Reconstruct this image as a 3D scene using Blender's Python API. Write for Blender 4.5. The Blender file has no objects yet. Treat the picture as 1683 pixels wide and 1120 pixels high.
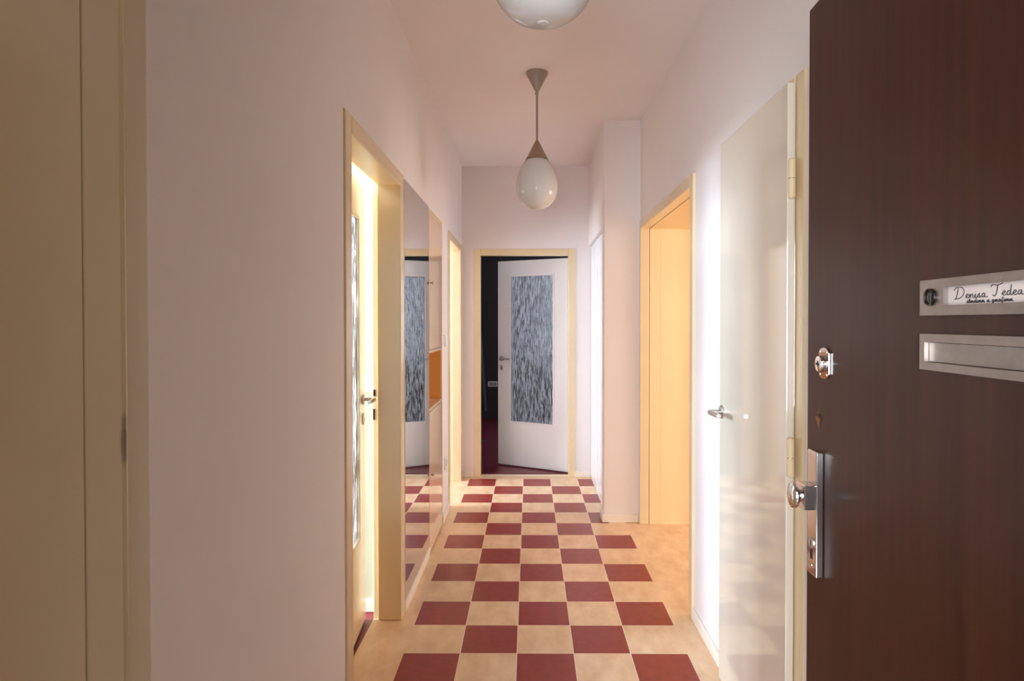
import bpy, bmesh, math, random
from mathutils import Vector, Matrix
random.seed(7)
S = bpy.context.scene
C = S.collection
R = math.radians

def lin(c):
    c = c / 255.0
    return c / 12.92 if c <= 0.04045 else ((c + 0.055) / 1.055) ** 2.4
def rgb(r, g, b): return (lin(r), lin(g), lin(b), 1.0)

# ------------------------------------------------------------------ camera, sky, light, exposure
# X to the right, Y down the corridor, Z up; the lens stands in front of the open flat door
CAM_F, CAM_YAW, CAM_PITCH, CAM_ROLL, CAM_CX, CAM_CY = 1007.715, 0.0062764, 0.0121037, -0.000555, 863.5, 541.95
cd = bpy.data.cameras.new('camera'); cam = bpy.data.objects.new('camera', cd); C.objects.link(cam)
cd.sensor_fit = 'HORIZONTAL'; cd.sensor_width = 36.0
cd.lens = 36.0 * CAM_F / 1683.0
cd.shift_x = (841.5 - CAM_CX) / 1683.0
cd.shift_y = (CAM_CY - 560.0) / 1683.0
cd.clip_start = 0.02
cam.matrix_world = (Matrix.Translation((0, 0, 1.4)) @ Matrix.Rotation(CAM_YAW, 4, 'Z')
                    @ Matrix.Rotation(math.pi / 2 - CAM_PITCH, 4, 'X') @ Matrix.Rotation(CAM_ROLL, 4, 'Z'))
S.camera = cam

w = bpy.data.worlds.new('sky'); S.world = w; w.use_nodes = True
bgn = w.node_tree.nodes['Background']
bgn.inputs['Color'].default_value = (0.80, 0.90, 1.0, 1); bgn.inputs['Strength'].default_value = 1.6

def area(name, loc, aim, sx, sy, power, col):
    l = bpy.data.lights.new(name, 'AREA'); l.shape = 'RECTANGLE'; l.size = sx; l.size_y = sy
    l.energy = power; l.color = col
    o = bpy.data.objects.new(name, l); C.objects.link(o); o.location = loc
    o.rotation_euler = (Vector(aim)).to_track_quat('-Z', 'Z' if abs(aim[2]) < .9 else 'Y').to_euler()
    return o
DAY = (0.81, 0.905, 1.0)
area('daylight_bedroom_window', (-3.70, 2.48, 1.60), (1, 0, 0), 0.8, 1.4, 820, DAY)
area('daylight_side_room_window', (-3.70, 4.75, 1.55), (1, 0, 0), 1.6, 1.6, 190, DAY)
area('daylight_kitchen_window', (3.50, 3.25, 1.55), (-1, 0, 0), 1.3, 1.5, 42, (1.0, 0.93, 0.84))
area('daylight_stair_window', (-0.80, -2.30, 1.35), (0, 1, 0), 1.2, 1.6, 200, (0.88, 0.93, 1.0))
area('daylight_far_room_window', (1.55, 9.00, 1.6), (0, -1, 0), 1.5, 1.5, 44, (0.86, 0.90, 1.0))

S.view_settings.view_transform = 'Standard'
S.view_settings.look = 'None'
S.view_settings.exposure = 0.33
S.view_settings.gamma = 1.0
S.view_settings.use_curve_mapping = False
S.cycles.use_denoising = True
S.cycles.max_bounces = 14
S.cycles.diffuse_bounces = 8
S.cycles.transmission_bounces = 10
S.cycles.sample_clamp_indirect = 8.0
S.cycles.caustics_reflective = False
S.cycles.caustics_refractive = False

# ------------------------------------------------------------------ materials
MAT = {}
def mat(name, col, rough=0.5, metal=0.0, spec=0.5, coat=0.0, var=0.0, vscale=8.0, bump=0.0, bscale=60.0,
        stretch=(1, 1, 1), col2=None, emit=0.0):
    m = bpy.data.materials.new(name); m.use_nodes = True; MAT[name] = m
    nt = m.node_tree; b = nt.nodes['Principled BSDF']
    b.inputs['Base Color'].default_value = col
    b.inputs['Roughness'].default_value = rough
    b.inputs['Metallic'].default_value = metal
    b.inputs['Specular IOR Level'].default_value = spec
    b.inputs['Coat Weight'].default_value = coat
    b.inputs['Coat Roughness'].default_value = 0.05
    if emit:
        b.inputs['Emission Color'].default_value = col; b.inputs['Emission Strength'].default_value = emit
    tc = nt.nodes.new('ShaderNodeTexCoord'); mp = nt.nodes.new('ShaderNodeMapping')
    mp.inputs['Scale'].default_value = stretch
    geo = nt.nodes.new('ShaderNodeNewGeometry')
    nt.links.new(geo.outputs['Position'], mp.inputs['Vector'])
    if var or col2:
        n = nt.nodes.new('ShaderNodeTexNoise'); n.inputs['Scale'].default_value = vscale
        n.inputs['Detail'].default_value = 6; n.inputs['Roughness'].default_value = 0.6
        nt.links.new(mp.outputs['Vector'], n.inputs['Vector'])
        rp = nt.nodes.new('ShaderNodeValToRGB')
        rp.color_ramp.elements[0].position = 0.3; rp.color_ramp.elements[1].position = 0.7
        c2 = col2 if col2 else tuple(min(1, c * (1 + var)) for c in col[:3]) + (1,)
        c1 = col if col2 else tuple(c * (1 - var) for c in col[:3]) + (1,)
        rp.color_ramp.elements[0].color = c1; rp.color_ramp.elements[1].color = c2
        nt.links.new(n.outputs['Fac'], rp.inputs['Fac']); nt.links.new(rp.outputs['Color'], b.inputs['Base Color'])
    if bump:
        n2 = nt.nodes.new('ShaderNodeTexNoise'); n2.inputs['Scale'].default_value = bscale; n2.inputs['Detail'].default_value = 3
        nt.links.new(mp.outputs['Vector'], n2.inputs['Vector'])
        bp = nt.nodes.new('ShaderNodeBump'); bp.inputs['Strength'].default_value = bump; bp.inputs['Distance'].default_value = 0.002
        nt.links.new(n2.outputs['Fac'], bp.inputs['Height']); nt.links.new(bp.outputs['Normal'], b.inputs['Normal'])
    return m

mat('plaster', rgb(236, 230, 228), 0.85, spec=0.2, var=0.012, vscale=2.5, bump=0.12, bscale=140)
mat('room_plaster', rgb(172, 178, 166), 0.85, spec=0.2, var=0.015, vscale=2.5)
mat('side_plaster', rgb(238, 238, 236), 0.85, spec=0.2, var=0.015, vscale=2.5)
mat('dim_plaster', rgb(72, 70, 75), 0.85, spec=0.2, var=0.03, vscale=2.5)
mat('stair_plaster', rgb(150, 143, 138), 0.85, spec=0.2, var=0.03, vscale=2.5)
mat('cream', rgb(232, 211, 171), 0.22, spec=0.5, var=0.018, vscale=5, bump=0.05, bscale=25)
mat('shaded_cream', rgb(182, 160, 126), 0.10, spec=0.7, var=0.03, vscale=5, bump=0.10, bscale=30)  # same cream as the other frames, darkened: the jamb's shade is in the colour
def scuffed(name, at, size):
    """a dark rubbed mark of its own shape on the paint"""
    nt = MAT[name].node_tree; N = nt.nodes.new; L = nt.links.new; b = nt.nodes['Principled BSDF']
    src = b.inputs['Base Color'].links[0].from_socket
    g = N('ShaderNodeNewGeometry'); sub = N('ShaderNodeVectorMath'); sub.operation = 'SUBTRACT'; sub.inputs[1].default_value = at
    dv = N('ShaderNodeVectorMath'); dv.operation = 'DIVIDE'; dv.inputs[1].default_value = size
    ln = N('ShaderNodeVectorMath'); ln.operation = 'LENGTH'
    nz = N('ShaderNodeTexNoise'); nz.inputs['Scale'].default_value = 90; nz.inputs['Detail'].default_value = 5
    ad = N('ShaderNodeMath'); ad.operation = 'ADD'
    mr2 = N('ShaderNodeMapRange'); mr2.inputs[1].default_value = 0.9; mr2.inputs[2].default_value = 1.4; mr2.inputs[3].default_value = 0.6; mr2.inputs[4].default_value = 0
    mix = N('ShaderNodeMixRGB'); mix.inputs[2].default_value = rgb(70, 52, 36)
    L(g.outputs['Position'], sub.inputs[0]); L(sub.outputs[0], dv.inputs[0]); L(dv.outputs[0], ln.inputs[0]); L(g.outputs['Position'], nz.inputs['Vector'])
    L(ln.outputs['Value'], ad.inputs[0]); L(nz.outputs['Fac'], ad.inputs[1]); L(ad.outputs[0], mr2.inputs[0]); L(mr2.outputs[0], mix.inputs[0])
    L(src, mix.inputs[1]); L(mix.outputs[0], b.inputs['Base Color'])
scuffed('shaded_cream', (-0.268, 0.401, 1.322), (0.02, 0.005, 0.022))
mat('bounce_cream', rgb(242, 216, 168), 0.4, spec=0.4, var=0.015, vscale=3, bump=0.06, bscale=60)  # the frames' cream, more saturated: light bounced between the passage walls is painted in
mat('putty', rgb(222, 213, 196), 0.055, spec=0.75, var=0.01, vscale=3)
mat('white_gloss', rgb(236, 240, 246), 0.2, spec=0.5, var=0.006, vscale=4, bump=0.02, bscale=20)
mat('cabinet_lacquer', rgb(238, 214, 188), 0.07, spec=0.6, coat=0.3, var=0.02, vscale=6, bump=0.02, bscale=14, stretch=(1, 1, .15))
mat('niche_orange', rgb(226, 172, 96), 0.5, spec=0.3, var=0.02)
mat('skirting', rgb(238, 229, 216), 0.35, spec=0.4, var=0.01)
mat('lino_red', rgb(136, 50, 44), 0.34, spec=0.4, col2=rgb(154, 64, 56), vscale=22, bump=0.03, bscale=120)
mat('lino_beige', rgb(216, 178, 138), 0.36, spec=0.4, col2=rgb(240, 212, 178), vscale=11, bump=0.03, bscale=120, stretch=(1, .5, 1))
mat('weld', rgb(252, 240, 220), 0.5)
mat('maroon', rgb(112, 44, 54), 0.3, spec=0.4, var=0.06, vscale=10)
mat('stair_floor', rgb(140, 130, 122), 0.5, var=0.1, vscale=20)
mat('walnut', rgb(46, 21, 14), 0.28, spec=0.22, col2=rgb(62, 31, 22), vscale=5.0, bump=0.02, bscale=30, stretch=(9, 9, .35))
mat('raw_wood', rgb(120, 76, 46), 0.8, col2=rgb(60, 36, 22), vscale=60, bump=0.6, bscale=120)
mat('chrome', rgb(215, 212, 210), 0.08, metal=1)
mat('worn_alu', rgb(165, 156, 151), 0.42, metal=1, var=0.10, vscale=30, bump=0.05, bscale=60)
mat('insert_alu', rgb(160, 154, 150), 0.4, metal=1, var=0.10, vscale=30)
mat('steel', rgb(205, 203, 200), 0.4, metal=1)
mat('brass_dull', rgb(172, 154, 136), 0.35, metal=1, var=0.08, vscale=30, stretch=(6, 6, .4))
mat('bronze', rgb(176, 166, 156), 0.30, metal=1, var=0.06, vscale=20, stretch=(6, 6, .4))
mat('black', rgb(12, 11, 12), 0.6)
mat('lens', rgb(16, 14, 14), 0.05, spec=0.6)
mat('paper', rgb(214, 202, 196), 0.7)
mat('ink', rgb(40, 36, 40), 0.6)
mat('white_plastic', rgb(240, 238, 236), 0.35)
mat('grey_plastic', rgb(170, 170, 174), 0.4)
mat('dark_cloth', rgb(26, 24, 28), 0.9)

def mirror_mat():
    m = bpy.data.materials.new('mirror_silver'); m.use_nodes = True; MAT['mirror'] = m
    b = m.node_tree.nodes['Principled BSDF']
    b.inputs['Base Color'].default_value = (0.83, 0.82, 0.78, 1); b.inputs['Metallic'].default_value = 1
    b.inputs['Roughness'].default_value = 0.0
mirror_mat()

def ornament_glass():
    """rippled glass: clear troughs, scattering ridges, a bent image and a glossy skin"""
    m = bpy.data.materials.new('ornament_glass'); m.use_nodes = True; MAT['glass'] = m
    nt = m.node_tree; nt.nodes.clear(); N = nt.nodes.new; L = nt.links.new
    out = N('ShaderNodeOutputMaterial')
    tr = N('ShaderNodeBsdfTransparent'); tr.inputs['Color'].default_value = (0.92, 0.95, 1.0, 1)
    rf = N('ShaderNodeBsdfRefraction'); rf.inputs['Roughness'].default_value = 0.4; rf.inputs['IOR'].default_value = 1.4
    rf.inputs['Color'].default_value = (0.9, 0.94, 1.0, 1)
    tl = N('ShaderNodeBsdfTranslucent'); tl.inputs['Color'].default_value = (0.93, 0.96, 1.0, 1)
    gl = N('ShaderNodeBsdfGlossy'); gl.inputs['Roughness'].default_value = 0.08
    tc = N('ShaderNodeTexCoord'); mp = N('ShaderNodeMapping'); mp.inputs['Scale'].default_value = (108, 108, 9)
    n = N('ShaderNodeTexNoise'); n.inputs['Scale'].default_value = 1.0; n.inputs['Detail'].default_value = 2.5; n.inputs['Distortion'].default_value = 0.35
    mr_ = N('ShaderNodeMapRange'); mr_.inputs[1].default_value = .52; mr_.inputs[2].default_value = .59; mr_.inputs[3].default_value = .02; mr_.inputs[4].default_value = .85
    bp = N('ShaderNodeBump'); bp.inputs['Strength'].default_value = 1.0; bp.inputs['Distance'].default_value = 0.010
    L(tc.outputs['Object'], mp.inputs['Vector']); L(mp.outputs['Vector'], n.inputs['Vector'])
    L(n.outputs['Fac'], bp.inputs['Height']); L(n.outputs['Fac'], mr_.inputs[0])
    for q in (rf, tl, gl): L(bp.outputs['Normal'], q.inputs['Normal'])
    a = N('ShaderNodeMixShader'); a.inputs['Fac'].default_value = 0.06; L(tr.outputs[0], a.inputs[1]); L(rf.outputs[0], a.inputs[2])
    b = N('ShaderNodeMixShader'); L(mr_.outputs[0], b.inputs['Fac']); L(a.outputs[0], b.inputs[1]); L(tl.outputs[0], b.inputs[2])
    f = N('ShaderNodeFresnel'); f.inputs['IOR'].default_value = 1.5; L(bp.outputs['Normal'], f.inputs['Normal'])
    c = N('ShaderNodeMixShader'); L(f.outputs[0], c.inputs['Fac']); L(b.outputs[0], c.inputs[1]); L(gl.outputs[0], c.inputs[2])
    L(c.outputs[0], out.inputs[0])
ornament_glass()

def opal_glass():
    m = bpy.data.materials.new('opal_glass'); m.use_nodes = True; MAT['opal'] = m
    nt = m.node_tree; nt.nodes.clear()
    out = nt.nodes.new('ShaderNodeOutputMaterial')
    d = nt.nodes.new('ShaderNodeBsdfDiffuse'); d.inputs['Color'].default_value = (0.96, 0.94, 0.91, 1)
    t = nt.nodes.new('ShaderNodeBsdfTranslucent'); t.inputs['Color'].default_value = (0.98, 0.96, 0.93, 1)
    a = nt.nodes.new('ShaderNodeMixShader'); a.inputs['Fac'].default_value = 0.25
    tr = nt.nodes.new('ShaderNodeBsdfTransparent'); tr.inputs['Color'].default_value = (0.95, 0.94, 0.92, 1)
    a2 = nt.nodes.new('ShaderNodeMixShader'); a2.inputs['Fac'].default_value = 0.06
    g = nt.nodes.new('ShaderNodeBsdfGlossy'); g.inputs['Roughness'].default_value = 0.05
    fr = nt.nodes.new('ShaderNodeFresnel'); fr.inputs['IOR'].default_value = 1.5
    b = nt.nodes.new('ShaderNodeMixShader')
    L = nt.links.new
    L(d.outputs[0], a.inputs[1]); L(t.outputs[0], a.inputs[2]); L(a.outputs[0], a2.inputs[1]); L(tr.outputs[0], a2.inputs[2])
    L(fr.outputs[0], b.inputs['Fac']); L(a2.outputs[0], b.inputs[1]); L(g.outputs[0], b.inputs[2]); L(b.outputs[0], out.inputs[0])
opal_glass()

# ------------------------------------------------------------------ mesh helpers
def NB(): return bmesh.new()
def box(bm, x0, x1, y0, y1, z0, z1):
    x0, x1 = min(x0, x1), max(x0, x1); y0, y1 = min(y0, y1), max(y0, y1); z0, z1 = min(z0, z1), max(z0, z1)
    v = [bm.verts.new(p) for p in ((x0, y0, z0), (x1, y0, z0), (x1, y1, z0), (x0, y1, z0), (x0, y0, z1), (x1, y0, z1), (x1, y1, z1), (x0, y1, z1))]
    for f in ((3, 2, 1, 0), (4, 5, 6, 7), (0, 1, 5, 4), (1, 2, 6, 5), (2, 3, 7, 6), (3, 0, 4, 7)):
        bm.faces.new([v[i] for i in f])
    return bm
def tube(bm, pts, r, seg=10, caps=True):
    """a round bar along a polyline; r one radius or one per point"""
    pts = [Vector(p) for p in pts]; rs = r if isinstance(r, (list, tuple)) else [r] * len(pts)
    rings = []; up = None
    for i, p in enumerate(pts):
        t = (pts[min(i + 1, len(pts) - 1)] - pts[max(i - 1, 0)]).normalized()
        if up is None:
            up = t.orthogonal().normalized()
        up = (up - t * up.dot(t)).normalized(); sd = t.cross(up)
        rings.append([bm.verts.new(p + (up * math.cos(2 * math.pi * k / seg) + sd * math.sin(2 * math.pi * k / seg)) * rs[i]) for k in range(seg)])
    for a, b in zip(rings, rings[1:]):
        for k in range(seg): bm.faces.new((a[k], a[(k + 1) % seg], b[(k + 1) % seg], b[k]))
    if caps:
        bm.faces.new(rings[0]); bm.faces.new(rings[-1][::-1])
    return bm
def lathe(bm, prof, seg=40, M=None):
    """profile of (radius, z) turned about z; M places it"""
    rings = []
    for r, z in prof:
        if r < 1e-6: rings.append([bm.verts.new((0, 0, z))])
        else: rings.append([bm.verts.new((r * math.cos(2 * math.pi * k / seg), r * math.sin(2 * math.pi * k / seg), z)) for k in range(seg)])
    for a, b in zip(rings, rings[1:]):
        for k in range(seg):
            k2 = (k + 1) % seg
            if len(a) == 1 and len(b) == 1: continue
            if len(a) == 1: bm.faces.new((a[0], b[k], b[k2]))
            elif len(b) == 1: bm.faces.new((a[k], b[0], a[k2]))
            else: bm.faces.new((a[k], b[k], b[k2], a[k2]))
    if M is not None: bmesh.ops.transform(bm, matrix=M, verts=bm.verts)
    return bm
def prism(bm, poly, z0, z1):
    a = [bm.verts.new((x, y, z0)) for x, y in poly]; b = [bm.verts.new((x, y, z1)) for x, y in poly]
    n = len(poly); bm.faces.new(a[::-1]); bm.faces.new(b)
    for i in range(n): bm.faces.new((a[i], a[(i + 1) % n], b[(i + 1) % n], b[i]))
    return bm
WORLD = {}
def mk(name, bm, m, parent=None, bevel=0.0, smooth=False, label=None, local=False, segs=2):
    """one mesh object; vertices are given in world space unless local, then in the parent's space"""
    bmesh.ops.recalc_face_normals(bm, faces=bm.faces)
    if parent is not None and not local:
        bmesh.ops.transform(bm, matrix=WORLD[parent.name].inverted(), verts=bm.verts)
    me = bpy.data.meshes.new(name); bm.to_mesh(me); bm.free()
    me.materials.append(MAT[m])
    if smooth:
        for p in me.polygons: p.use_smooth = True
    o = bpy.data.objects.new(name, me); C.objects.link(o)
    if parent is not None: o.parent = parent; WORLD[o.name] = WORLD[parent.name].copy()
    else: WORLD[o.name] = Matrix.Identity(4)
    if bevel:
        md = o.modifiers.new('edge', 'BEVEL'); md.width = bevel; md.segments = segs; md.limit_method = 'ANGLE'; md.angle_limit = R(40)
        md.harden_normals = False
    if smooth:
        md = o.modifiers.new('flat', 'EDGE_SPLIT'); md.split_angle = R(38)
    if label: o['label'] = label
    return o
def thing(name, label, cat, loc=(0, 0, 0), rz=0.0, group=None, kind=None, parent=None):
    o = bpy.data.objects.new(name, None); C.objects.link(o); o.empty_display_size = 0.1
    o.location = loc; o.rotation_euler = (0, 0, rz)
    WORLD[o.name] = Matrix.Translation(loc) @ Matrix.Rotation(rz, 4, 'Z')
    tag(o, label, cat, group, kind)
    return o
def tag(o, label, cat=None, group=None, kind=None):
    o['label'] = label
    if cat: o['category'] = cat
    if group: o['group'] = group
    if kind: o['kind'] = kind
    return o
def struct(name, bm, m, label, cat, **k):
    return tag(mk(name, bm, m, **k), label, cat, kind='structure')
def boxes(*bs):
    bm = NB()
    for b in bs: box(bm, *b)
    return bm

# ------------------------------------------------------------------ the setting
XL, XR, YF, H = -0.605, 0.775, 5.52, 2.80      # left wall, right wall, far wall, ceiling
XLB, XRB = -0.735, 0.905                       # their backs
Y0 = 0.436                                     # hall side of the entrance wall
D1 = (2.00, 2.93, 2.10); D2 = (4.555, 5.455, 2.085)          # left door frames: outer y, y, top
CB = (3.650, 4.215, 2.085)                                   # cupboard
WC = (1.722, 2.465, 2.112); PS = (2.872, 4.250, 2.098)       # right: door frame, passage frame
FD = (-0.498, 0.412, 2.060)                                  # far door frame x, x, top
struct('wall_left', boxes((XLB, XL, Y0, D1[0], 0, H), (XLB, XL, D1[0], D1[1], D1[2], H), (XLB, XL, D1[1], CB[0], 0, H),
       (XLB, XL, CB[0], CB[1], CB[2], H), (XLB, XL, CB[1], D2[0], 0, H), (XLB, XL, D2[0], D2[1], D2[2], H), (XLB, XL, D2[1], YF, 0, H)),
       'plaster', 'long white plaster wall holding the mirror and the built-in cupboard', 'wall')
struct('wall_right', boxes((XR, XRB, Y0, WC[0], 0, H), (XR, XRB, WC[0], WC[1], WC[2], H), (XR, XRB, WC[1], PS[0], 0, H),
       (XR, XRB, PS[0], PS[1], PS[2], H), (XR, XRB, PS[1], 4.28, 0, H)),
       'plaster', 'white plaster wall with the putty door and the glowing passage opening', 'wall')
struct('wall_pier', boxes((0.525, XRB, 4.28, 4.42, 0, H), (0.530, XRB, 4.42, YF, 2.085, H), (0.86, XRB, 4.42, YF, 0, 2.085)),
       'plaster', 'white wall pier standing out between the passage and the wardrobe', 'wall')
struct('wall_far', boxes((-3.6, FD[0], YF, YF + .13, 0, H), (FD[0], FD[1], YF, YF + .13, FD[2], H), (FD[1], 2.6, YF, YF + .13, 0, H)),
       'plaster', 'white end wall around the white glazed door', 'wall')
EL, ER, ET = -0.275, 0.600, 2.06
struct('wall_entrance', boxes((-1.6, EL - .03, 0.29, Y0 - .006, 0, H), (ER + .03, 1.9, 0.29, Y0 - .006, 0, H), (EL - .03, ER + .03, 0.29, Y0 - .006, ET + .03, H)),
       'stair_plaster', 'plaster wall around the flat entrance', 'wall')
struct('ceiling', boxes((-3.75, 3.55, -2.4, 9.1, H, H + .1)), 'plaster', 'plain white plaster ceiling with two pendant lamps', 'ceiling')

# ---- hall floor: light base with the lino tiles laid on it
T, GX, GY = 0.24, -0.5326, 2.5733
flo = struct('floor', boxes((XLB, XRB, Y0 - .13, YF + .10, -0.06, -0.0004)), 'weld', 'hall floor of red and beige checkered lino tiles', 'floor')
gap = 0.0014
tile_me = {}
def tile_mesh(kind, wdt, lft, rgt):
    key = (kind, round(wdt, 3), lft, rgt)
    if key not in tile_me:
        bm = box(NB(), -T / 2 + (0 if lft else gap), -T / 2 + wdt - (0 if rgt else gap), -T / 2 + gap, T / 2 - gap, -0.0004, 0)
        bmesh.ops.recalc_face_normals(bm, faces=bm.faces)
        me = bpy.data.meshes.new('tile'); bm.to_mesh(me); bm.free(); me.materials.append(MAT[kind]); tile_me[key] = me
    return tile_me[key]
for r in range(-9, 12):
    for c in range(5):
        red = (c % 2 == 0) if r % 2 else (c % 2 == 1)
        yc = GY + (r + .5) * T; wdt = T
        if yc - T / 2 > 4.25 and c == 4: wdt = 0.555 - (GX + 4 * T)
        o = bpy.data.objects.new('tile', tile_mesh('lino_red' if red else 'lino_beige', wdt, c == 0 and not red, c == 4 and not red))
        C.objects.link(o); o.parent = flo; o.location = (GX + (c + .5) * T, yc, 0)
GE = GX + 5 * T
mk('border_strip', boxes((XLB, GX, Y0 - .13, YF + .04, -0.0004, 0)), 'lino_beige', flo)
mk('border_strip', boxes((GE, XRB, Y0 - .13, 4.28, -0.0004, 0)), 'lino_beige', flo)
mk('border_strip', boxes((GX, 0.56, GY + 12 * T, YF + .04, -0.0004, 0)), 'lino_beige', flo)
mk('border_strip', boxes((GX, GE, Y0 - .13, GY - 9 * T, -0.0004, 0)), 'lino_beige', flo)

# ---- the places next door that the light comes from
def room(n, x0, x1, y0, y1, wallm, floorm, what, win=None, skip=(), z1=H):
    """four walls around a place; win = (side, a0, a1, z0, z1) leaves a window opening"""
    t = 0.08
    sides = {'west': (x0 - t, x0, y0, y1), 'east': (x1, x1 + t, y0, y1), 'south': (x0, x1, y0 - t, y0), 'north': (x0, x1, y1, y1 + t)}
    for s, (a, b, c, d) in sides.items():
        if s in skip: continue
        bm = NB()
        if win and win[0] == s:
            u0, u1, q0, q1 = win[1:]
            if s in ('west', 'east'):
                for e in ((c, u0, 0, z1), (u1, d, 0, z1), (u0, u1, 0, q0), (u0, u1, q1, z1)): box(bm, a, b, e[0], e[1], e[2], e[3])
            else:
                for e in ((a, u0, 0, z1), (u1, b, 0, z1), (u0, u1, 0, q0), (u0, u1, q1, z1)): box(bm, e[0], e[1], c, d, e[2], e[3])
        else: box(bm, a, b, c, d, 0, z1)
        struct('wall_%s_%s' % (n, s), bm, wallm, '%s wall of the %s' % ({'west': 'side', 'east': 'opposite side', 'south': 'near', 'north': 'far'}[s], what), 'wall')
    struct('floor_%s' % n, boxes((x0, x1, y0, y1, -0.06, 0.0)), floorm, 'floor of the %s' % what, 'floor')
room('bedroom', -3.60, XLB, 0.90, 2.945, 'room_plaster', 'maroon', 'room behind the left glazed door', ('west', 2.05, 2.90, 0.85, 2.35), ('east',))
room('side_room', -3.60, XLB, 3.10, YF, 'side_plaster', 'maroon', 'room behind the open left doorway', ('west', 3.95, 5.35, 0.75, 2.35), ('east', 'north'))
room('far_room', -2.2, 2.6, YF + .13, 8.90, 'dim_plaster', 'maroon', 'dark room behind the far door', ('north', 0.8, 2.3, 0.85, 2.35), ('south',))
room('stair', -1.5, 1.8, -2.2, 0.29, 'stair_plaster', 'stair_floor', 'stair landing', ('south', -1.4, -0.2, 0.55, 2.15), ('north',))
room('toilet', XRB, 1.9, 1.2, 2.70, 'room_plaster', 'maroon', 'small room behind the putty door', None, ('west',))
# passage and kitchen on the right
struct('wall_passage', boxes((XRB, 1.45, 4.230, 4.36, 0, H), (XRB, 1.45, 2.80, 2.927, 0, H)), 'bounce_cream', 'cream painted walls of the passage on the right', 'wall')
struct('ceiling_passage', boxes((XRB, 1.45, 2.927, 4.230, 2.04, 2.30)), 'bounce_cream', 'low cream ceiling over the passage', 'ceiling')
struct('floor_passage', boxes((XRB, 3.4, 2.30, 4.36, -0.06, 0.0)), 'lino_beige', 'beige lino running into the passage', 'floor')
struct('wall_kitchen_far', boxes((1.45, 3.4, 4.36, 4.44, 0, H)), 'bounce_cream', 'far wall of the kitchen', 'wall')
struct('wall_kitchen_near', boxes((1.9, 3.4, 2.22, 2.30, 0, H)), 'bounce_cream', 'near wall of the kitchen', 'wall')
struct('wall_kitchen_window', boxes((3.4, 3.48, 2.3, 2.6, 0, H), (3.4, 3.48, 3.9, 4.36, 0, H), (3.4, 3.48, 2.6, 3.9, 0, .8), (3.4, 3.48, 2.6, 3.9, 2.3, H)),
       'bounce_cream', 'window wall of the kitchen', 'wall')

# window frames in the openings
def window(n, x, y0, y1, z0, z1, label):
    wd = thing('window_%d' % n, label, 'window', (x, (y0 + y1) / 2, z0), kind='structure')
    for a, b, c, d in ((y0, y0 + .06, z0, z1), (y1 - .06, y1, z0, z1), (y0 + .06, y1 - .06, z0, z0 + .06), (y0 + .06, y1 - .06, z1 - .06, z1), ((y0 + y1) / 2 - .035, (y0 + y1) / 2 + .035, z0 + .06, z1 - .06)):
        mk('sash_bar', boxes((x - .03, x + .03, a, b, c, d)), 'white_gloss', wd)
window(1, -3.63, 2.05, 2.90, .85, 2.35, 'white framed window of the bedroom')
window(2, -3.63, 3.95, 5.35, .75, 2.35, 'white framed window of the side room')
window(3, 3.44, 2.6, 3.9, .8, 2.3, 'white framed window of the kitchen')

# ---- skirting boards
def skirt(name, label, *bs):
    struct(name, boxes(*bs), 'skirting', label, 'baseboard', bevel=0.005)
SH, SD = 0.055, 0.013
skirt('baseboard_left', 'white skirting board under the tall mirror', (XL, XL + SD, D1[1], CB[0] - .002, 0, SH))
skirt('baseboard_cupboard', 'short white skirting between the cupboard and the left doorway', (XL, XL + SD, CB[1] + .005, D2[0], 0, SH))
skirt('baseboard_near_left', 'white skirting on the left wall by the entrance', (XL, XL + SD, Y0, D1[0], 0, SH))
skirt('baseboard_right', 'white skirting between the putty door and the passage', (XR - SD, XR, WC[1], PS[0], 0, SH))
skirt('baseboard_near_right', 'white skirting behind the open entrance door', (XR - SD, XR, Y0, WC[0], 0, SH))
skirt('baseboard_pier', 'cream white skirting round the foot of the pier', (0.508, XR - .012, 4.28 - .015, 4.28, 0, SH), (0.508, 0.525, 4.28, 4.41, 0, SH))
skirt('baseboard_far_left', 'short white skirting left of the far door', (XL, FD[0], YF - SD, YF, 0, SH - .005))
skirt('baseboard_far_right', 'short white skirting right of the far door', (FD[1], 0.553, YF - SD, YF, 0, SH - .005))
skirt('baseboard_bedroom', 'white skirting in the bright room behind the left door', (-1.6, XLB - .004, 2.945 - SD, 2.945, 0, SH + .01))

# ------------------------------------------------------------------ door leaves and their ironwork
def lever(parent, sx, z, side, toward, plate='round', L=0.115, m='steel', lbl='steel'):
    """lever handle on a leaf in its local space: x along the leaf, y out of it; side = +-1 face, toward = +-1 lever direction"""
    y = side
    M = Matrix.Translation((sx, 0, z)) @ Matrix.Rotation(-math.pi / 2 * math.copysign(1, side), 4, 'X')
    d = abs(side); s = math.copysign(1, side)
    mk('handle_rosette', lathe(NB(), [(0, d), (.0255, d), (.0255, d + .005), (.022, d + .009), (.010, d + .0095), (0, d + .0095)], 28, M), m, parent, smooth=True, local=True)
    pts = [(sx, s * (d + .008), z), (sx, s * (d + .042), z), (sx + toward * .006, s * (d + .050), z), (sx + toward * .018, s * (d + .053), z), (sx + toward * L, s * (d + .050), z)]
    mk('lever_handle', tube(NB(), pts, [.009, .009, .0095, .0095, .0085], 14), m, parent, smooth=True, local=True)
def escutcheon(parent, sx, z, side, m='steel'):
    s = math.copysign(1, side); d = abs(side)
    M = Matrix.Translation((sx, 0, z)) @ Matrix.Rotation(-math.pi / 2 * s, 4, 'X') @ Matrix.Diagonal((.8, 1.25, 1, 1))
    mk('key_rosette', lathe(NB(), [(0, d), (.022, d), (.022, d + .004), (.018, d + .0075), (0, d + .0075)], 24, M), m, parent, smooth=True, local=True)
    mk('keyhole', boxes((sx - .003, sx + .003, s * (d + .0072), s * (d + .0079), z - .011, z + .009)), 'black', parent, local=True)
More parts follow.
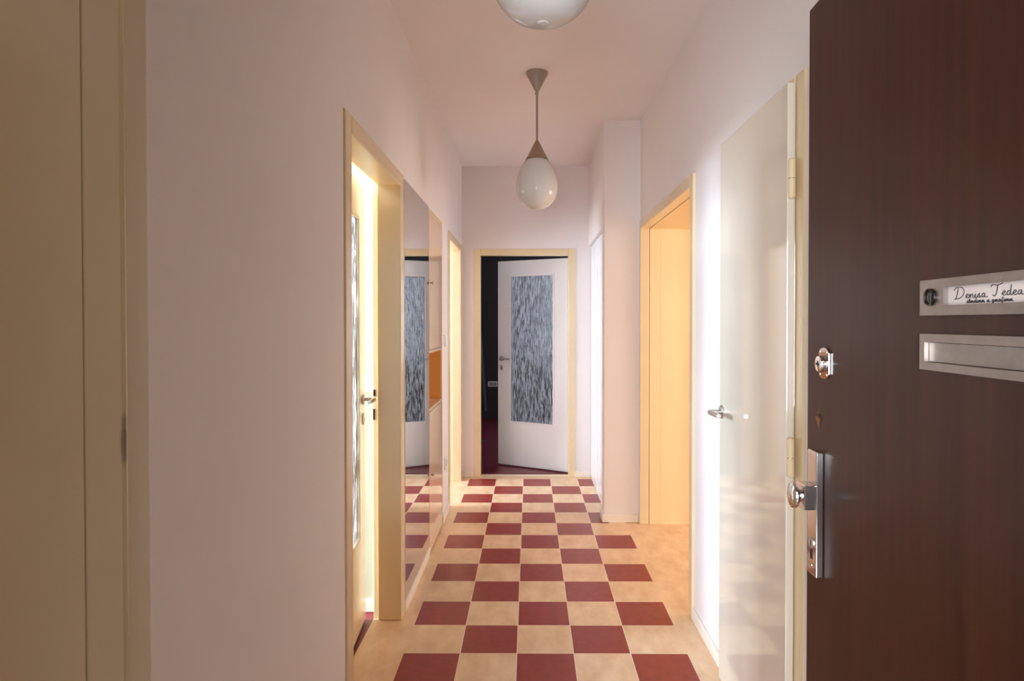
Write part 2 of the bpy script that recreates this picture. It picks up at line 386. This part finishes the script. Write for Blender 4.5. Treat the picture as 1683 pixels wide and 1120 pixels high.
def glazed_leaf(door, hinge, rz, W, Z0, Z1, G, m, thick=0.040, pane=0.020, flip=1):
    """leaf hinged at local x=0, running along +x; faces at y=0 (hall side) and y=flip*thick"""
    lf = NB()
    g0, g1, gz0, gz1 = G; a, b = 0, flip * thick
    # a frame with a real opening for the pane
    def ring(y):
        o = [lf.verts.new(p) for p in ((0, y, Z0), (W, y, Z0), (W, y, Z1), (0, y, Z1))]
        i = [lf.verts.new(p) for p in ((g0, y, gz0), (g1, y, gz0), (g1, y, gz1), (g0, y, gz1))]
        return o, i
    o1, i1 = ring(a); o2, i2 = ring(b)
    for k in range(4):
        j = (k + 1) % 4
        lf.faces.new((o1[k], o1[j], i1[j], i1[k])); lf.faces.new((o2[k], i2[k], i2[j], o2[j]))
        lf.faces.new((o1[k], o2[k], o2[j], o1[j])); lf.faces.new((i1[k], i1[j], i2[j], i2[k]))
    leaf = mk('door_leaf', lf, m, door, bevel=0.003, local=True)
    leaf.location = Vector(hinge) - Vector(WORLD[door.name].translation); leaf.rotation_euler = (0, 0, rz)
    bead = 0.013
    for yy, s in ((a, -flip), (b, flip)):
        for q in ((g0 - bead, g0 + .004, gz0 - bead, gz1 + bead), (g1 - .004, g1 + bead, gz0 - bead, gz1 + bead), (g0 + .004, g1 - .004, gz0 - bead, gz0 + .004), (g0 + .004, g1 - .004, gz1 - .004, gz1 + bead)):
            mk('glazing_bead', boxes((q[0], q[1], yy - s * .001, yy + s * .007, q[2], q[3])), m, leaf, bevel=.002, local=True)
    p = mk('glass_pane', boxes((g0 + .001, g1 - .001, flip * pane - .003, flip * pane + .003, gz0 + .001, gz1 - .001)), 'glass', leaf, local=True, label='rippled ornamental glass pane')
    return leaf
def side_frame(door, xw, xb, Y, m, inner, out, cas=0.075, casb=None, reb=0.02, rebd=0.026, head=None):
    """jambs and head of a frame in a wall along y; xw hall face, xb back face, out = direction into the hall"""
    y0, y1, zt = Y; x0 = xw + out * .007; xr = xb - (-out) * rebd if False else xb + out * rebd
    hd = head or cas
    for a, b, ra, rb in ((y0, y0 + cas, y0, y0 + cas - reb), (y1 - cas, y1, y1 - cas + reb, y1)):
        mk('jamb', boxes((x0, xr, a, b, 0, zt)), m, door, bevel=.006, segs=3)
        mk('jamb_rebate', boxes((xr, xb, ra, rb, 0, zt)), m, door, bevel=.002)
    mk('frame_head', boxes((x0, xr, y0 + cas, y1 - cas, zt - hd, zt)), m, door, bevel=.006, segs=3)
    mk('head_rebate', boxes((xr, xb, y0 + cas - reb, y1 - cas + reb, zt - hd + reb, zt)), m, door, bevel=.002)

# ---- left door, ajar into the bright room
d1 = thing('door_1', 'cream door with a bright glass pane standing ajar on the left, beside the mirror', 'door', (XL, 2.46, 0), kind='structure')
side_frame(d1, XL, XLB, D1, 'cream', 0, 1, cas=.075, head=.062)
hin = (-0.712, 2.078, 0)
lf1 = glazed_leaf(d1, hin, R(90 + 4.1), 0.782, 0.010, 2.028, (0.165, 0.625, 0.437, 1.857), 'cream', pane=.010, flip=1)
lever(lf1, 0.735, 1.045, -0.0001, -1); escutcheon(lf1, 0.735, 0.955, -0.0001)
mk('strike_slot', boxes((-0.7335, -0.7225, 2.8735, 2.8765, 1.052, 1.083)), 'black', d1)
mk('strike_slot', boxes((-0.7345, -0.7260, 2.8735, 2.8765, 0.940, 0.992)), 'black', d1)
# ---- second left doorway, open
d2 = thing('door_2', 'cream frame of the open doorway at the end of the left wall', 'door', (XL, 5.0, 0), kind='structure')
side_frame(d2, XL, -0.705, D2, 'cream', 0, 1, cas=.085, head=.062)
# ---- far door, open into the dark room
d3 = thing('door_3', 'white door with a tall rippled glass pane, half open at the end of the hall', 'door', (-0.04, YF, 0), kind='structure')
fo, fi, ft = 0.060, 0.130, FD[2]
for a, b in ((FD[0], FD[0] + fo), (FD[1] - fo, FD[1])):
    mk('jamb', boxes((a, b, YF - .007, YF + .075, 0, ft)), 'cream', d3, bevel=.005, segs=3)
mk('jamb_rebate', boxes((FD[0], FD[0] + fo - .018, YF + .075, YF + .13, 0, ft)), 'cream', d3, bevel=.002)
mk('jamb_rebate', boxes((FD[1] - fo + .018, FD[1], YF + .075, YF + .13, 0, ft)), 'cream', d3, bevel=.002)
mk('frame_head', boxes((FD[0] + fo, FD[1] - fo, YF - .007, YF + .075, ft - fo, ft)), 'cream', d3, bevel=.005, segs=3)
mk('head_rebate', boxes((FD[0] + fo - .018, FD[1] - fo + .018, YF + .075, YF + .13, ft - fo + .018, ft)), 'cream', d3, bevel=.002)
lf3 = glazed_leaf(d3, (0.356, 5.662, 0), R(180 - 27.2), 0.745, 0.010, 1.992, (0.150, 0.606, 0.437, 1.842), 'white_gloss', flip=-1)
lever(lf3, 0.700, 1.045, 0.0001, -1); escutcheon(lf3, 0.700, 0.955, 0.0001)
# ---- putty door in the right wall
d4 = thing('door_4', 'closed plain putty coloured door with a steel lever next to the entrance door', 'door', (XR, 2.09, 0), kind='structure')
side_frame(d4, XR, XRB, WC, 'cream', 0, -1, cas=.062, head=.055)
LY0, LY1, LX = 1.772, 2.392, 0.742
leaf4 = mk('door_leaf', boxes((LX, LX + .023, LY0, LY1, 0.008, 2.088), (LX + .0265, LX + .043, LY0 + .014, LY1 - .014, 0.008, 2.05)), 'putty', d4, bevel=.0025)
leaf4o = leaf4
hv = thing('tmp', '', '', (LX, LY1 - .036, 0), R(90))
def lever_world(parent, M, z, side, toward):
    before = set(bpy.data.objects)
    dmy = bpy.data.objects.new('dmy', None); WORLD['dmy'] = Matrix.Identity(4)
    lever(parent, 0, z, side, toward)
    inv = WORLD[parent.name].inverted() @ M
    for o in set(bpy.data.objects) - before:
        if o.type == 'MESH': o.data.transform(inv)
    bpy.data.objects.remove(dmy)
lever_world(leaf4, Matrix.Translation((LX, LY1 - .036, 0)) @ Matrix.Rotation(R(90), 4, 'Z'), 1.055, 0.0001, -1)
bpy.data.objects.remove(hv)
for zc in (1.81, 1.01, 0.21):
    hg = mk('hinge', tube(NB(), [(LX + .008, LY0 - .0115, zc - .057), (LX + .008, LY0 - .0115, zc - .053), (LX + .008, LY0 - .0115, zc - .0008)], [.006, .0105, .0105], 16), 'cream', d4, smooth=True)
    mk('hinge_knuckle', tube(NB(), [(LX + .008, LY0 - .0115, zc + .0008), (LX + .008, LY0 - .0115, zc + .053), (LX + .008, LY0 - .0115, zc + .057)], [.0105, .0105, .006], 16), 'cream', hg, smooth=True)
    mk('hinge_pin', tube(NB(), [(LX + .008, LY0 - .0115, zc - .0009), (LX + .008, LY0 - .0115, zc + .0009)], .0065, 10), 'brass_dull', hg)
# ---- passage frame on the right
tr = thing('trim_1', 'cream frame round the warm lit passage opening on the right', 'door frame', (XR, 3.56, 0), kind='structure')
for a, b in ((PS[0], PS[0] + .055), (PS[1] - .020, PS[1])):
    mk('jamb', boxes((XR - .012, XR + .052, a, b, 0, PS[2])), 'cream', tr, bevel=.004)
    mk('jamb_lining', boxes((XR + .0545, XRB, a, b, 0, PS[2])), 'bounce_cream', tr, bevel=.003)
mk('frame_head', boxes((XR - .012, XR + .052, PS[0] + .055, PS[1] - .020, 2.042, PS[2])), 'cream', tr, bevel=.004)
mk('head_lining', boxes((XR + .0545, XRB, PS[0] + .055, PS[1] - .020, 2.040, PS[2])), 'bounce_cream', tr)

# ------------------------------------------------------------------ the entrance: frame on the left, dark door open on the right
d5 = thing('door_5', 'dark walnut entrance door standing open, with a chrome lock plate and two metal name plates', 'door', (0.16, Y0, 0), kind='structure')
# left jamb: two boards with a fine groove, a rounded bead and the lip towards the hall
mk('jamb', boxes((EL - .03, EL + .008, 0.20, 0.3655, 0, ET)), 'shaded_cream', d5, bevel=.0008)
mk('jamb', boxes((EL - .03, EL + .008, 0.3665, 0.400, 0, ET)), 'shaded_cream', d5, bevel=.0008)
mk('jamb_bead', tube(NB(), [(EL + .0035, .4035, 0), (EL + .0035, .4035, ET)], .0048, 14), 'shaded_cream', d5, smooth=True)
mk('jamb_lip', boxes((EL - .045, EL + .004, 0.4085, Y0, 0, ET)), 'shaded_cream', d5, bevel=.002)
mk('jamb', boxes((ER, ER + .03, 0.20, Y0 - .006, 0, ET)), 'shaded_cream', d5, bevel=.0008)
mk('frame_head', boxes((EL - .03, ER + .03, 0.20, Y0 - .006, ET, ET + .03)), 'shaded_cream', d5, bevel=.0008)
mk('threshold', boxes((EL + .01, ER, 0.22, 0.43, 0.0005, 0.012)), 'raw_wood', d5, bevel=.003)
# the leaf: local x from the hinge to the free edge, y=0 the outer face (turned to the left), z up
EW, ANG = 0.852, R(90 - 1.55)
hinge = (0.582 - EW * math.cos(ANG), 1.283 - EW * math.sin(ANG), 0)
bm = box(NB(), 0, EW, -0.042, 0, 0.012, 2.045)
leaf5 = mk('door_leaf', bm, 'walnut', d5, local=True)
leaf5.location = Vector(hinge) - WORLD[d5.name].translation; leaf5.rotation_euler = (0, 0, ANG)
def fe(s): return EW - s       # distance from the free edge
# diamond shaped old lock hole, cut into the leaf
def dia(w, h, y0, y1, cx, cz, jag):
    bm = NB(); pts = []
    n = 16
    for k in range(n):
        a = 2 * math.pi * k / n
        rr = 1 / (abs(math.cos(a)) ** .8 + abs(math.sin(a)) ** .95) * (1 + jag * random.uniform(-1, 1))
        pts.append((cx + w / 2 * math.cos(a) * rr, cz + h / 2 * math.sin(a) * rr))
    a = [bm.verts.new((x, y0, z)) for x, z in pts]; b = [bm.verts.new((x, y1, z)) for x, z in pts]
    bm.faces.new(a); bm.faces.new(b[::-1])
    for k in range(n): bm.faces.new((a[k], a[(k + 1) % n], b[(k + 1) % n], b[k]))
    bmesh.ops.recalc_face_normals(bm, faces=bm.faces)
    return bm
bmc = dia(.036, .046, -.022, .01, fe(.053), 1.207, .06)
cme = bpy.data.meshes.new('cut'); bmc.to_mesh(cme); bmc.free(); cme.materials.append(MAT['raw_wood'])
cut = bpy.data.objects.new('cut', cme); C.objects.link(cut); cut.parent = d5; cut.location = leaf5.location; cut.rotation_euler = leaf5.rotation_euler
md = leaf5.modifiers.new('hole', 'BOOLEAN'); md.object = cut; md.operation = 'DIFFERENCE'; md.solver = 'EXACT'
leaf5.data.materials.append(MAT['raw_wood'])
bpy.context.view_layer.update()
ev = leaf5.evaluated_get(bpy.context.evaluated_depsgraph_get())
me2 = bpy.data.meshes.new_from_object(ev); leaf5.modifiers.clear(); leaf5.data = me2
bpy.data.objects.remove(cut)
mk('wood_splinter', boxes((fe(.060), fe(.047), -.0205, -.012, 1.196, 1.212)), 'raw_wood', leaf5, bevel=.002, local=True, label='torn bare wood inside the old lock hole')
# long chrome plate with knob
lp = mk('lock_plate', boxes((fe(.076), fe(.034), 0, .0146, .893, 1.142)), 'chrome', leaf5, bevel=.0022, local=True, label='long chrome lock plate')
kz = 1.052
mk('knob_neck', boxes((fe(.074), fe(.036), .0146, .0375, kz - .0245, kz + .0245)), 'chrome', leaf5, bevel=.002, local=True)
Mk = Matrix.Translation((fe(.055), 0, kz)) @ Matrix.Rotation(-math.pi / 2, 4, 'X')
mk('knob', lathe(NB(), [(0, .0375), (.012, .0375), (.012, .044), (.0235, .0475), (.0255, .051), (.0245, .0545), (.018, .0575), (.008, .0590), (0, .0593)], 40, Mk), 'chrome', leaf5, smooth=True, local=True, label='round chrome knob')
Mc = Matrix.Rotation(-math.pi / 2, 4, 'X')
mk('cylinder_collar', lathe(NB(), [(.0095, .0144), (.0115, .0144), (.0115, .0165), (.0095, .0165)], 26, Matrix.Translation((fe(.055), 0, .957)) @ Mc), 'steel', leaf5, smooth=True, local=True)
mk('key_cylinder', lathe(NB(), [(0, .0144), (.0085, .0144), (.0085, .0160), (0, .0160)], 24, Matrix.Translation((fe(.055), 0, .957)) @ Mc), 'steel', leaf5, smooth=True, local=True)
mk('keyhole', boxes((fe(.059), fe(.051), .0140, .0154, .925, .948), (fe(.0562), fe(.0538), .0155, .0164, .951, .963)), 'black', leaf5, local=True)
mk('screw', lathe(NB(), [(0, .0144), (.004, .0144), (.0035, .0158), (0, .0162)], 14, Matrix.Translation((fe(.055), 0, .912)) @ Mc), 'steel', leaf5, smooth=True, local=True)
# small upper lock
def stadium(wd, hh, y0, y1, cx, cz):
    bm = NB(); pts = []
    for k in range(13):
        a = math.pi * (0.18 + 0.64 * k / 12); pts.append((cx + wd / 2 * math.cos(a) / math.cos(math.pi * .18), cz + hh / 2 - .010 + .010 * (math.sin(a) - math.sin(math.pi * .18)) / (1 - math.sin(math.pi * .18))))
    pts += [(2 * cx - x, 2 * cz - z) for x, z in pts]
    a = [bm.verts.new((x, y0, z)) for x, z in pts]; b = [bm.verts.new((x, y1, z)) for x, z in pts]; n = len(pts)
    bm.faces.new(a); bm.faces.new(b[::-1])
    for k in range(n): bm.faces.new((a[k], a[(k + 1) % n], b[(k + 1) % n], b[k]))
    return bm
ul = fe(.080); uz = 1.319
mk('upper_lock_plate', stadium(.044, .062, 0, .004, ul, uz), 'chrome', leaf5, bevel=.001, local=True)
mk('lock_cylinder', lathe(NB(), [(0, .004), (.0165, .004), (.0165, .012), (.0150, .0145), (.009, .0150), (0, .0152)], 32, Matrix.Translation((ul, 0, uz - .001)) @ Mc), 'chrome', leaf5, smooth=True, local=True)
mk('keyhole', boxes((ul - .0065, ul + .0065, .0149, .0157, uz - .0030, uz + .0005), (ul - .002, ul + .002, .0149, .0157, uz - .006, uz + .005)), 'black', leaf5, local=True)
for dx in (-.014, .014):
    for dz in (-.022, .022):
        mk('screw', lathe(NB(), [(0, .004), (.0028, .004), (.0024, .0049), (0, .0052)], 12, Matrix.Translation((ul + dx, 0, uz + dz)) @ Mc), 'steel', leaf5, smooth=True, local=True)
# name plate with spy hole, and the empty plate below it
PA, PB, PZ0, PZ1 = .395, .690, 1.409, 1.459
def framed(name, z0, z1, wa, wb, wz0, wz1, label):
    bm = NB()
    for q in ((fe(PB), fe(PA), wz1, z1), (fe(PB), fe(PA), z0, wz0), (fe(wa), fe(PA), wz0, wz1), (fe(PB), fe(wb), wz0, wz1)):
        box(bm, q[0], q[1], 0, .008, q[2], q[3])
    bmesh.ops.remove_doubles(bm, verts=bm.verts, dist=1e-5)
    return mk(name, bm, 'worn_alu', leaf5, local=True, label=label)
np_ = framed('name_plate', PZ0, PZ1, .447, .665, 1.4225, 1.4475, 'worn metal name plate with a handwritten card and a spy hole')
mk('name_card', boxes((fe(.665), fe(.447), .0006, .0015, 1.4225, 1.4475)), 'paper', leaf5, local=True, label='handwritten paper name card')
mk('spy_hole', lathe(NB(), [(0, .0082), (.0122, .0082), (.0122, .0112), (.0100, .0118), (.0088, .0098), (.005, .0104), (0, .0108)], 30, Matrix.Translation((fe(.420), 0, 1.4345)) @ Mc), 'lens', leaf5, smooth=True, local=True)
framed('lower_plate', 1.332, 1.383, .406, .680, 1.343, 1.3715, 'worn metal plate below the name plate')
mk('plate_insert', boxes((fe(.680), fe(.406) - .001, .0004, .0014, 1.344, 1.3705)), 'insert_alu', leaf5, local=True)
# the handwriting: pen strokes as thin raised lines; x, y in millimetres along the card
def stroke(pts, x0, y0, sc, bm, r=.00055):
    P = [Vector((fe(.4585 + (x0 + x * sc) / 1000), .0017, 1.4300 + (y0 + y * sc) / 1000)) for x, y in pts]
    Q = []
    for i in range(len(P) - 1):
        p0, p1, p2, p3 = P[max(i - 1, 0)], P[i], P[i + 1], P[min(i + 2, len(P) - 1)]
        for k in range(4):
            t = k / 4
            Q.append(0.5 * ((2 * p1) + (p2 - p0) * t + (2 * p0 - 5 * p1 + 4 * p2 - p3) * t * t + (3 * p1 - p0 - 3 * p2 + p3) * t ** 3))
    Q.append(P[-1]); tube(bm, Q, r, 5)
GL = {
 'D': ([[(4, 12.5), (3, 6), (1, 0), (0, -.5), (2, 0), (6, .5), (10, 4), (11, 9), (8, 13), (3, 13.5), (0, 12), (-1, 10)]], 12.5),
 'e': ([[(0, 1.5), (2.5, 2.5), (3.5, 4), (2.5, 5), (1, 3.5), (1, 1.2), (2.5, .2), (4.5, 1)]], 4.5),
 'n': ([[(0, 1), (1, 4.5), (1, .2), (1.6, 3), (3, 4.6), (4, 3.6), (4, 1), (5, .2), (6, 1)]], 6),
 'i': ([[(0, 1), (1, 4.5), (1, 1), (2, .2), (3, 1)], [(1.2, 6.8), (1.4, 7.1)]], 3),
 's': ([[(0, .8), (1.8, 4.2), (2.6, 5), (1.9, 3.4), (3, 1.8), (2.4, .3), (1, .8)], [(2.4, .3), (4.5, 1)]], 4.5),
 'a': ([[(4, 4.4), (2, 4.6), (.8, 2.6), (1.4, .4), (3, 1), (4, 4.2), (4, 1), (5.2, .2), (7, .6)]], 6),
 'T': ([[(-3, 10), (-1, 12.5), (4, 11.5), (9, 13.5)], [(4, 12), (3.4, 6), (2, 1), (0, 0), (-1, 1.5)]], 8),
 'd': ([[(4, 4.4), (2, 4.6), (.8, 2.6), (1.4, .4), (3, 1), (4, 4.2), (5, 11), (4.2, 4), (4.2, 1), (5.2, .2), (6.2, 1)]], 6),
 'u': ([[(0, 1), (1, 4.5), (1, 1), (2, .2), (3.4, 1.4), (4, 4.4), (4, 1), (5, .2), (6, 1)]], 6),
 'g': ([[(4, 4.4), (2, 4.6), (.8, 2.6), (1.4, .8), (3, 1.2), (4, 4.2), (3.4, -3), (1.5, -4), (1, -2.5), (4, 0), (6, 1)]], 6),
 'f': ([[(0, 1), (2.6, 8), (2, 9), (1.4, 5), (1, -3), (1.8, -3.4), (2, 0), (4, 1)]], 4),
 'm': ([[(0, 1), (.8, 4.5), (.8, .2), (1.6, 3.6), (2.6, 4.4), (3, .4), (3.8, 3.6), (4.8, 4.4), (5.2, 1), (6.2, .2), (7, 1)]], 7),
 't': ([[(0, 1), (2, 9), (1.4, 1), (2.4, .2), (3.6, 1)], [(0, 6), (3.6, 6.6)]], 3.6),
}
def write(txt, x, y, sc, wide=1.0):
    bm = NB()
    for ch in txt:
        if ch == ' ': x += 5 * sc; continue
        g, adv = GL[ch]
        for s_ in g: stroke([(a * wide, b) for a, b in s_], x, y, sc, bm)
        x += adv * sc * wide
    return bm
mk('handwriting', write('Denisa', 3, .6, 1.12, 1.45), 'ink', leaf5, local=True, smooth=True, label='handwritten name in dark ink')
mk('handwriting', write('Tedea', 74, 1.6, 1.12, 1.45), 'ink', leaf5, local=True, smooth=True, label='handwritten name in dark ink')
mk('handwriting', write('stmdimm a gmafimm', 26, -5.5, .60, 1.45), 'ink', leaf5, local=True, smooth=True, label='small handwritten second line')

# ------------------------------------------------------------------ things on the left wall
mr = thing('wall_mirror', 'tall frameless mirror on the left wall between the door frame and the cupboard', 'mirror', (XL, 3.29, .058))
mk('mirror_glass', boxes((XL + .0035, XL + .0085, 2.9375, 3.6430, .058, 2.086)), 'mirror', mr)
mk('mirror_backing', boxes((XL + .0002, XL + .0034, 2.9335, 3.6460, .057, 2.087)), 'black', mr)

cbo = thing('built_in_cupboard', 'narrow glossy cream cupboard with an open orange niche beside the mirror', 'cupboard', (XL, 3.93, 0))
FX = XL + .006
mk('frame_stile', boxes((-0.95, FX, CB[0], CB[0] + .010, 0, CB[2])), 'cream', cbo, bevel=.001)
mk('frame_stile', boxes((-0.95, FX, CB[1] - .022, CB[1], 0, CB[2])), 'cream', cbo, bevel=.001)
mk('frame_rail', boxes((-0.95, FX, CB[0] + .010, CB[1] - .022, CB[2] - .030, CB[2])), 'cream', cbo, bevel=.001)
mk('carcass', boxes((-0.96, -0.951, CB[0], CB[1], 0, CB[2])), 'niche_orange', cbo)
nz0, nz1 = 0.878, 1.212
mk('niche_shelf', boxes((-0.95, FX, CB[0] + .010, CB[1] - .022, nz1, nz1 + .018)), 'cabinet_lacquer', cbo, bevel=.001)
mk('niche_shelf', boxes((-0.95, FX, CB[0] + .010, CB[1] - .022, nz0 - .018, nz0)), 'cabinet_lacquer', cbo, bevel=.001)
mk('niche_side', boxes((-0.95, FX - .008, CB[1] - .026, CB[1] - .0222, nz0, nz1)), 'niche_orange', cbo)
mk('niche_side', boxes((-0.95, FX - .008, CB[0] + .0102, CB[0] + .014, nz0, nz1)), 'niche_orange', cbo)
for z0, z1, kz_ in ((nz1 + .0215, CB[2] - .0335, 1.638), (0.012, nz0 - .0215, .475)):
    dr = mk('cupboard_door', boxes((FX - .016, FX + .002, CB[0] + .0125, CB[1] - .030, z0, z1)), 'cabinet_lacquer', cbo, bevel=.001)
    Mx = Matrix.Translation((FX + .002, 3.705, kz_)) @ Matrix.Rotation(math.pi / 2, 4, 'Y')
    mk('knob', lathe(NB(), [(.006, 0), (.0045, .004), (.0045, .010), (.010, .014), (.0105, .018), (.007, .021), (0, .0215)], 20, Mx), 'bronze', dr, smooth=True)
    ph = NB(); n = int((z1 - z0) / .03)
    for k in range(n):
        zz = z0 + (k + .5) * (z1 - z0) / n
        tube(ph, [(FX + .001, CB[1] - .026, zz - .0135), (FX + .001, CB[1] - .026, zz + .0105)], .0030, 8)
    mk('piano_hinge', ph, 'bronze', dr, smooth=True)

def rocker(name, label, cat, x, y, z, dirx, wy, hz, n, mplate='white_plastic', socket=False):
    t_ = thing(name, label, cat, (x, y, z))
    mk('cover_plate', boxes((x, x + dirx * .009, y - wy / 2, y + wy / 2, z - hz / 2, z + hz / 2)), mplate, t_, bevel=.002)
    if socket:
        Ms = Matrix.Translation((x + dirx * .0095, y, z)) @ Matrix.Rotation(math.pi / 2, 4, 'Y')
        mk('socket_well', lathe(NB(), [(.020, 0), (.022, .0015), (.0235, .0015), (.0235, -.001)], 24, Ms), 'grey_plastic', t_, smooth=True)
    else:
        for k in range(n):
            a = z - hz / 2 + .008 + k * (hz - .016) / n
            mk('rocker_key', boxes((x + dirx * .009, x + dirx * .013, y - wy / 2 + .010, y + wy / 2 - .010, a + .001, a + (hz - .016) / n - .001)), mplate, t_, bevel=.0015)
    return t_
rocker('light_switch', 'white light switch on the wall between cupboard and left doorway', 'light switch', XL, 4.39, 1.268, 1, .075, .085, 1)
rocker('wall_socket', 'white socket low on the wall between cupboard and left doorway', 'socket', XL, 4.39, .388, 1, .075, .085, 1, socket=True)
# double switch on the bright room wall behind the ajar door
sw = thing('light_switch', 'white double light switch glimpsed behind the ajar left door', 'light switch', (-.775, 2.945, 1.10))
mk('cover_plate', boxes((-.815, -.740, 2.936, 2.945, 1.063, 1.143)), 'white_plastic', sw, bevel=.002)
for a, b in ((1.070, 1.101), (1.105, 1.136)):
    mk('rocker_key', boxes((-.806, -.749, 2.931, 2.936, a, b)), 'white_plastic', sw, bevel=.0015)

# ------------------------------------------------------------------ wardrobe on the right
wr = thing('built_in_wardrobe', 'tall white built-in wardrobe between the pier and the far wall', 'wardrobe', (0.70, 4.97, 0))
WX, W0, W1, WT = 0.555, 4.425, YF - .003, 2.082
mk('carcass', boxes((WX + .022, .858, W0, W1, .0, WT)), 'white_gloss', wr)
mk('wardrobe_door', boxes((WX, WX + .020, W0 + .003, 4.990, .010, WT - .006)), 'white_gloss', wr, bevel=.0015)
mk('wardrobe_door', boxes((WX, WX + .020, 4.995, W1 - .003, .010, WT - .006)), 'white_gloss', wr, bevel=.0015)
mk('edge_strip', boxes((WX - .006, WX, 4.987, 4.998, .012, WT - .008)), 'white_gloss', wr, bevel=.0015)

# ------------------------------------------------------------------ pendant lamps
def pendant(x, y, label):
    L = thing('pendant_lamp', label, 'pendant lamp', (x, y, 2.036), group='opal globe pendants along the hall ceiling')
    M = Matrix.Translation((x, y, 0))
    mk('ceiling_cone', lathe(NB(), [(0, 2.7995), (.062, 2.7995), (.0625, 2.795), (.008, 2.693), (.008, 2.688), (0, 2.688)], 40, M), 'bronze', L, smooth=True)
    mk('stem', tube(NB(), [(x, y, 2.690), (x, y, 2.418)], .0062, 14), 'bronze', L, smooth=True)
    mk('stem_screw', tube(NB(), [(x - .014, y, 2.684), (x + .008, y, 2.684)], .0028, 8), 'bronze', L, smooth=True)
    mk('stem_collar', lathe(NB(), [(.0062, 2.678), (.0095, 2.680), (.0095, 2.690), (.0062, 2.692)], 20, M), 'bronze', L, smooth=True)
    mk('shade_cone', lathe(NB(), [(.0063, 2.422), (.010, 2.418), (.0645, 2.312), (.0632, 2.312), (.009, 2.415), (.0063, 2.418)], 44, M), 'brass_dull', L, smooth=True)
    pr = []
    for k in range(29):
        a = math.pi * k / 28; c = math.cos(a)
        # egg: widest below the middle
        z = 2.036 + .1515 * (1 - math.cos(math.pi - a)) if False else 2.1875 + .1515 * c
        rr = .1155 * math.sin(a) ** .92 * (1 - .165 * c) if 0 < k < 28 else 0
        if c > .88: continue
        pr.append((rr, z))
    globe = mk('globe', lathe(NB(), pr, 56, M), 'opal', L, smooth=True, label='glossy white opal glass globe')
    mk('globe_tip', lathe(NB(), [(0, 2.0338), (.010, 2.0345), (.0125, 2.0368), (.0125, 2.0385)], 24, M), 'opal', globe, smooth=True)
    mk('bulb', lathe(NB(), [(.013, 2.330), (.013, 2.275), (.020, 2.250), (.030, 2.215), (.026, 2.190), (.014, 2.176), (0, 2.172)], 24, M), 'paper', L, smooth=True)
    return L
pendant(0.044, 3.462, 'opal glass pendant lamp hanging deeper in the hall, between mirror and passage')
pendant(0.030, 1.312, 'opal glass pendant lamp hanging just inside the open entrance door')

# ------------------------------------------------------------------ unseen kitchen lamp added to tint the passage warm, and the dark room's things
kl = thing('added_globe_lamp', 'added unseen globe warming the passage from the kitchen ceiling', 'added lamp', (1.95, 3.35, 2.55))
M = Matrix.Translation((1.95, 3.35, 0))
mk('lamp_base', lathe(NB(), [(0, 2.7995), (.06, 2.7995), (.055, 2.74), (0, 2.74)], 28, M), 'bronze', kl, smooth=True)
mat('warm_glow', (1.0, 0.72, 0.40, 1), emit=3.0)
mk('globe', lathe(NB(), [(.05, 2.74), (.09, 2.70), (.11, 2.64), (.09, 2.58), (.05, 2.55), (0, 2.54)], 28, M), 'warm_glow', kl, smooth=True)
pl = bpy.data.lights.new('added_kitchen_bulb', 'POINT'); pl.energy = 5; pl.color = (1.0, 0.74, 0.45); pl.shadow_soft_size = .11  # added warm light for the passage, its source is unseen
po = bpy.data.objects.new('added_kitchen_bulb', pl); C.objects.link(po); po.location = (1.95, 3.35, 2.42)

coat = NB()
pr = [(.02, 1.62), (.05, 1.58), (.10, 1.50), (.13, 1.38), (.15, 1.10), (.17, .80), (.19, .50), (.20, .36), (.17, .35)]
lathe(coat, pr, 24, Matrix.Translation((-0.70, 7.2, 0)) @ Matrix.Diagonal((1, .6, 1, 1)))
st = thing('coat_stand', 'dark coat hanging on a stand in the unlit room behind the far door', 'coat stand', (-0.70, 7.2, 0))
mk('coat', coat, 'dark_cloth', st, smooth=True)
mk('pole', tube(NB(), [(-0.70, 7.2, 0.02), (-0.70, 7.2, 1.70)], .016, 12), 'black', st, smooth=True)
mk('foot', lathe(NB(), [(0, 0), (.18, 0), (.18, .012), (.03, .03), (0, .03)], 28, Matrix.Translation((-0.70, 7.2, 0))), 'black', st, smooth=True)
sk = thing('wall_socket', 'pale socket on the dark wall seen through the far door gap', 'socket', (-.52, 8.9, .50))
mk('cover_plate', boxes((-.60, -.46, 8.890, 8.9, .46, .54)), 'white_plastic', sk, bevel=.002)
mk('socket_well', boxes((-.575, -.535, 8.887, 8.890, .48, .52), (-.525, -.485, 8.887, 8.890, .48, .52)), 'grey_plastic', sk, bevel=.001)
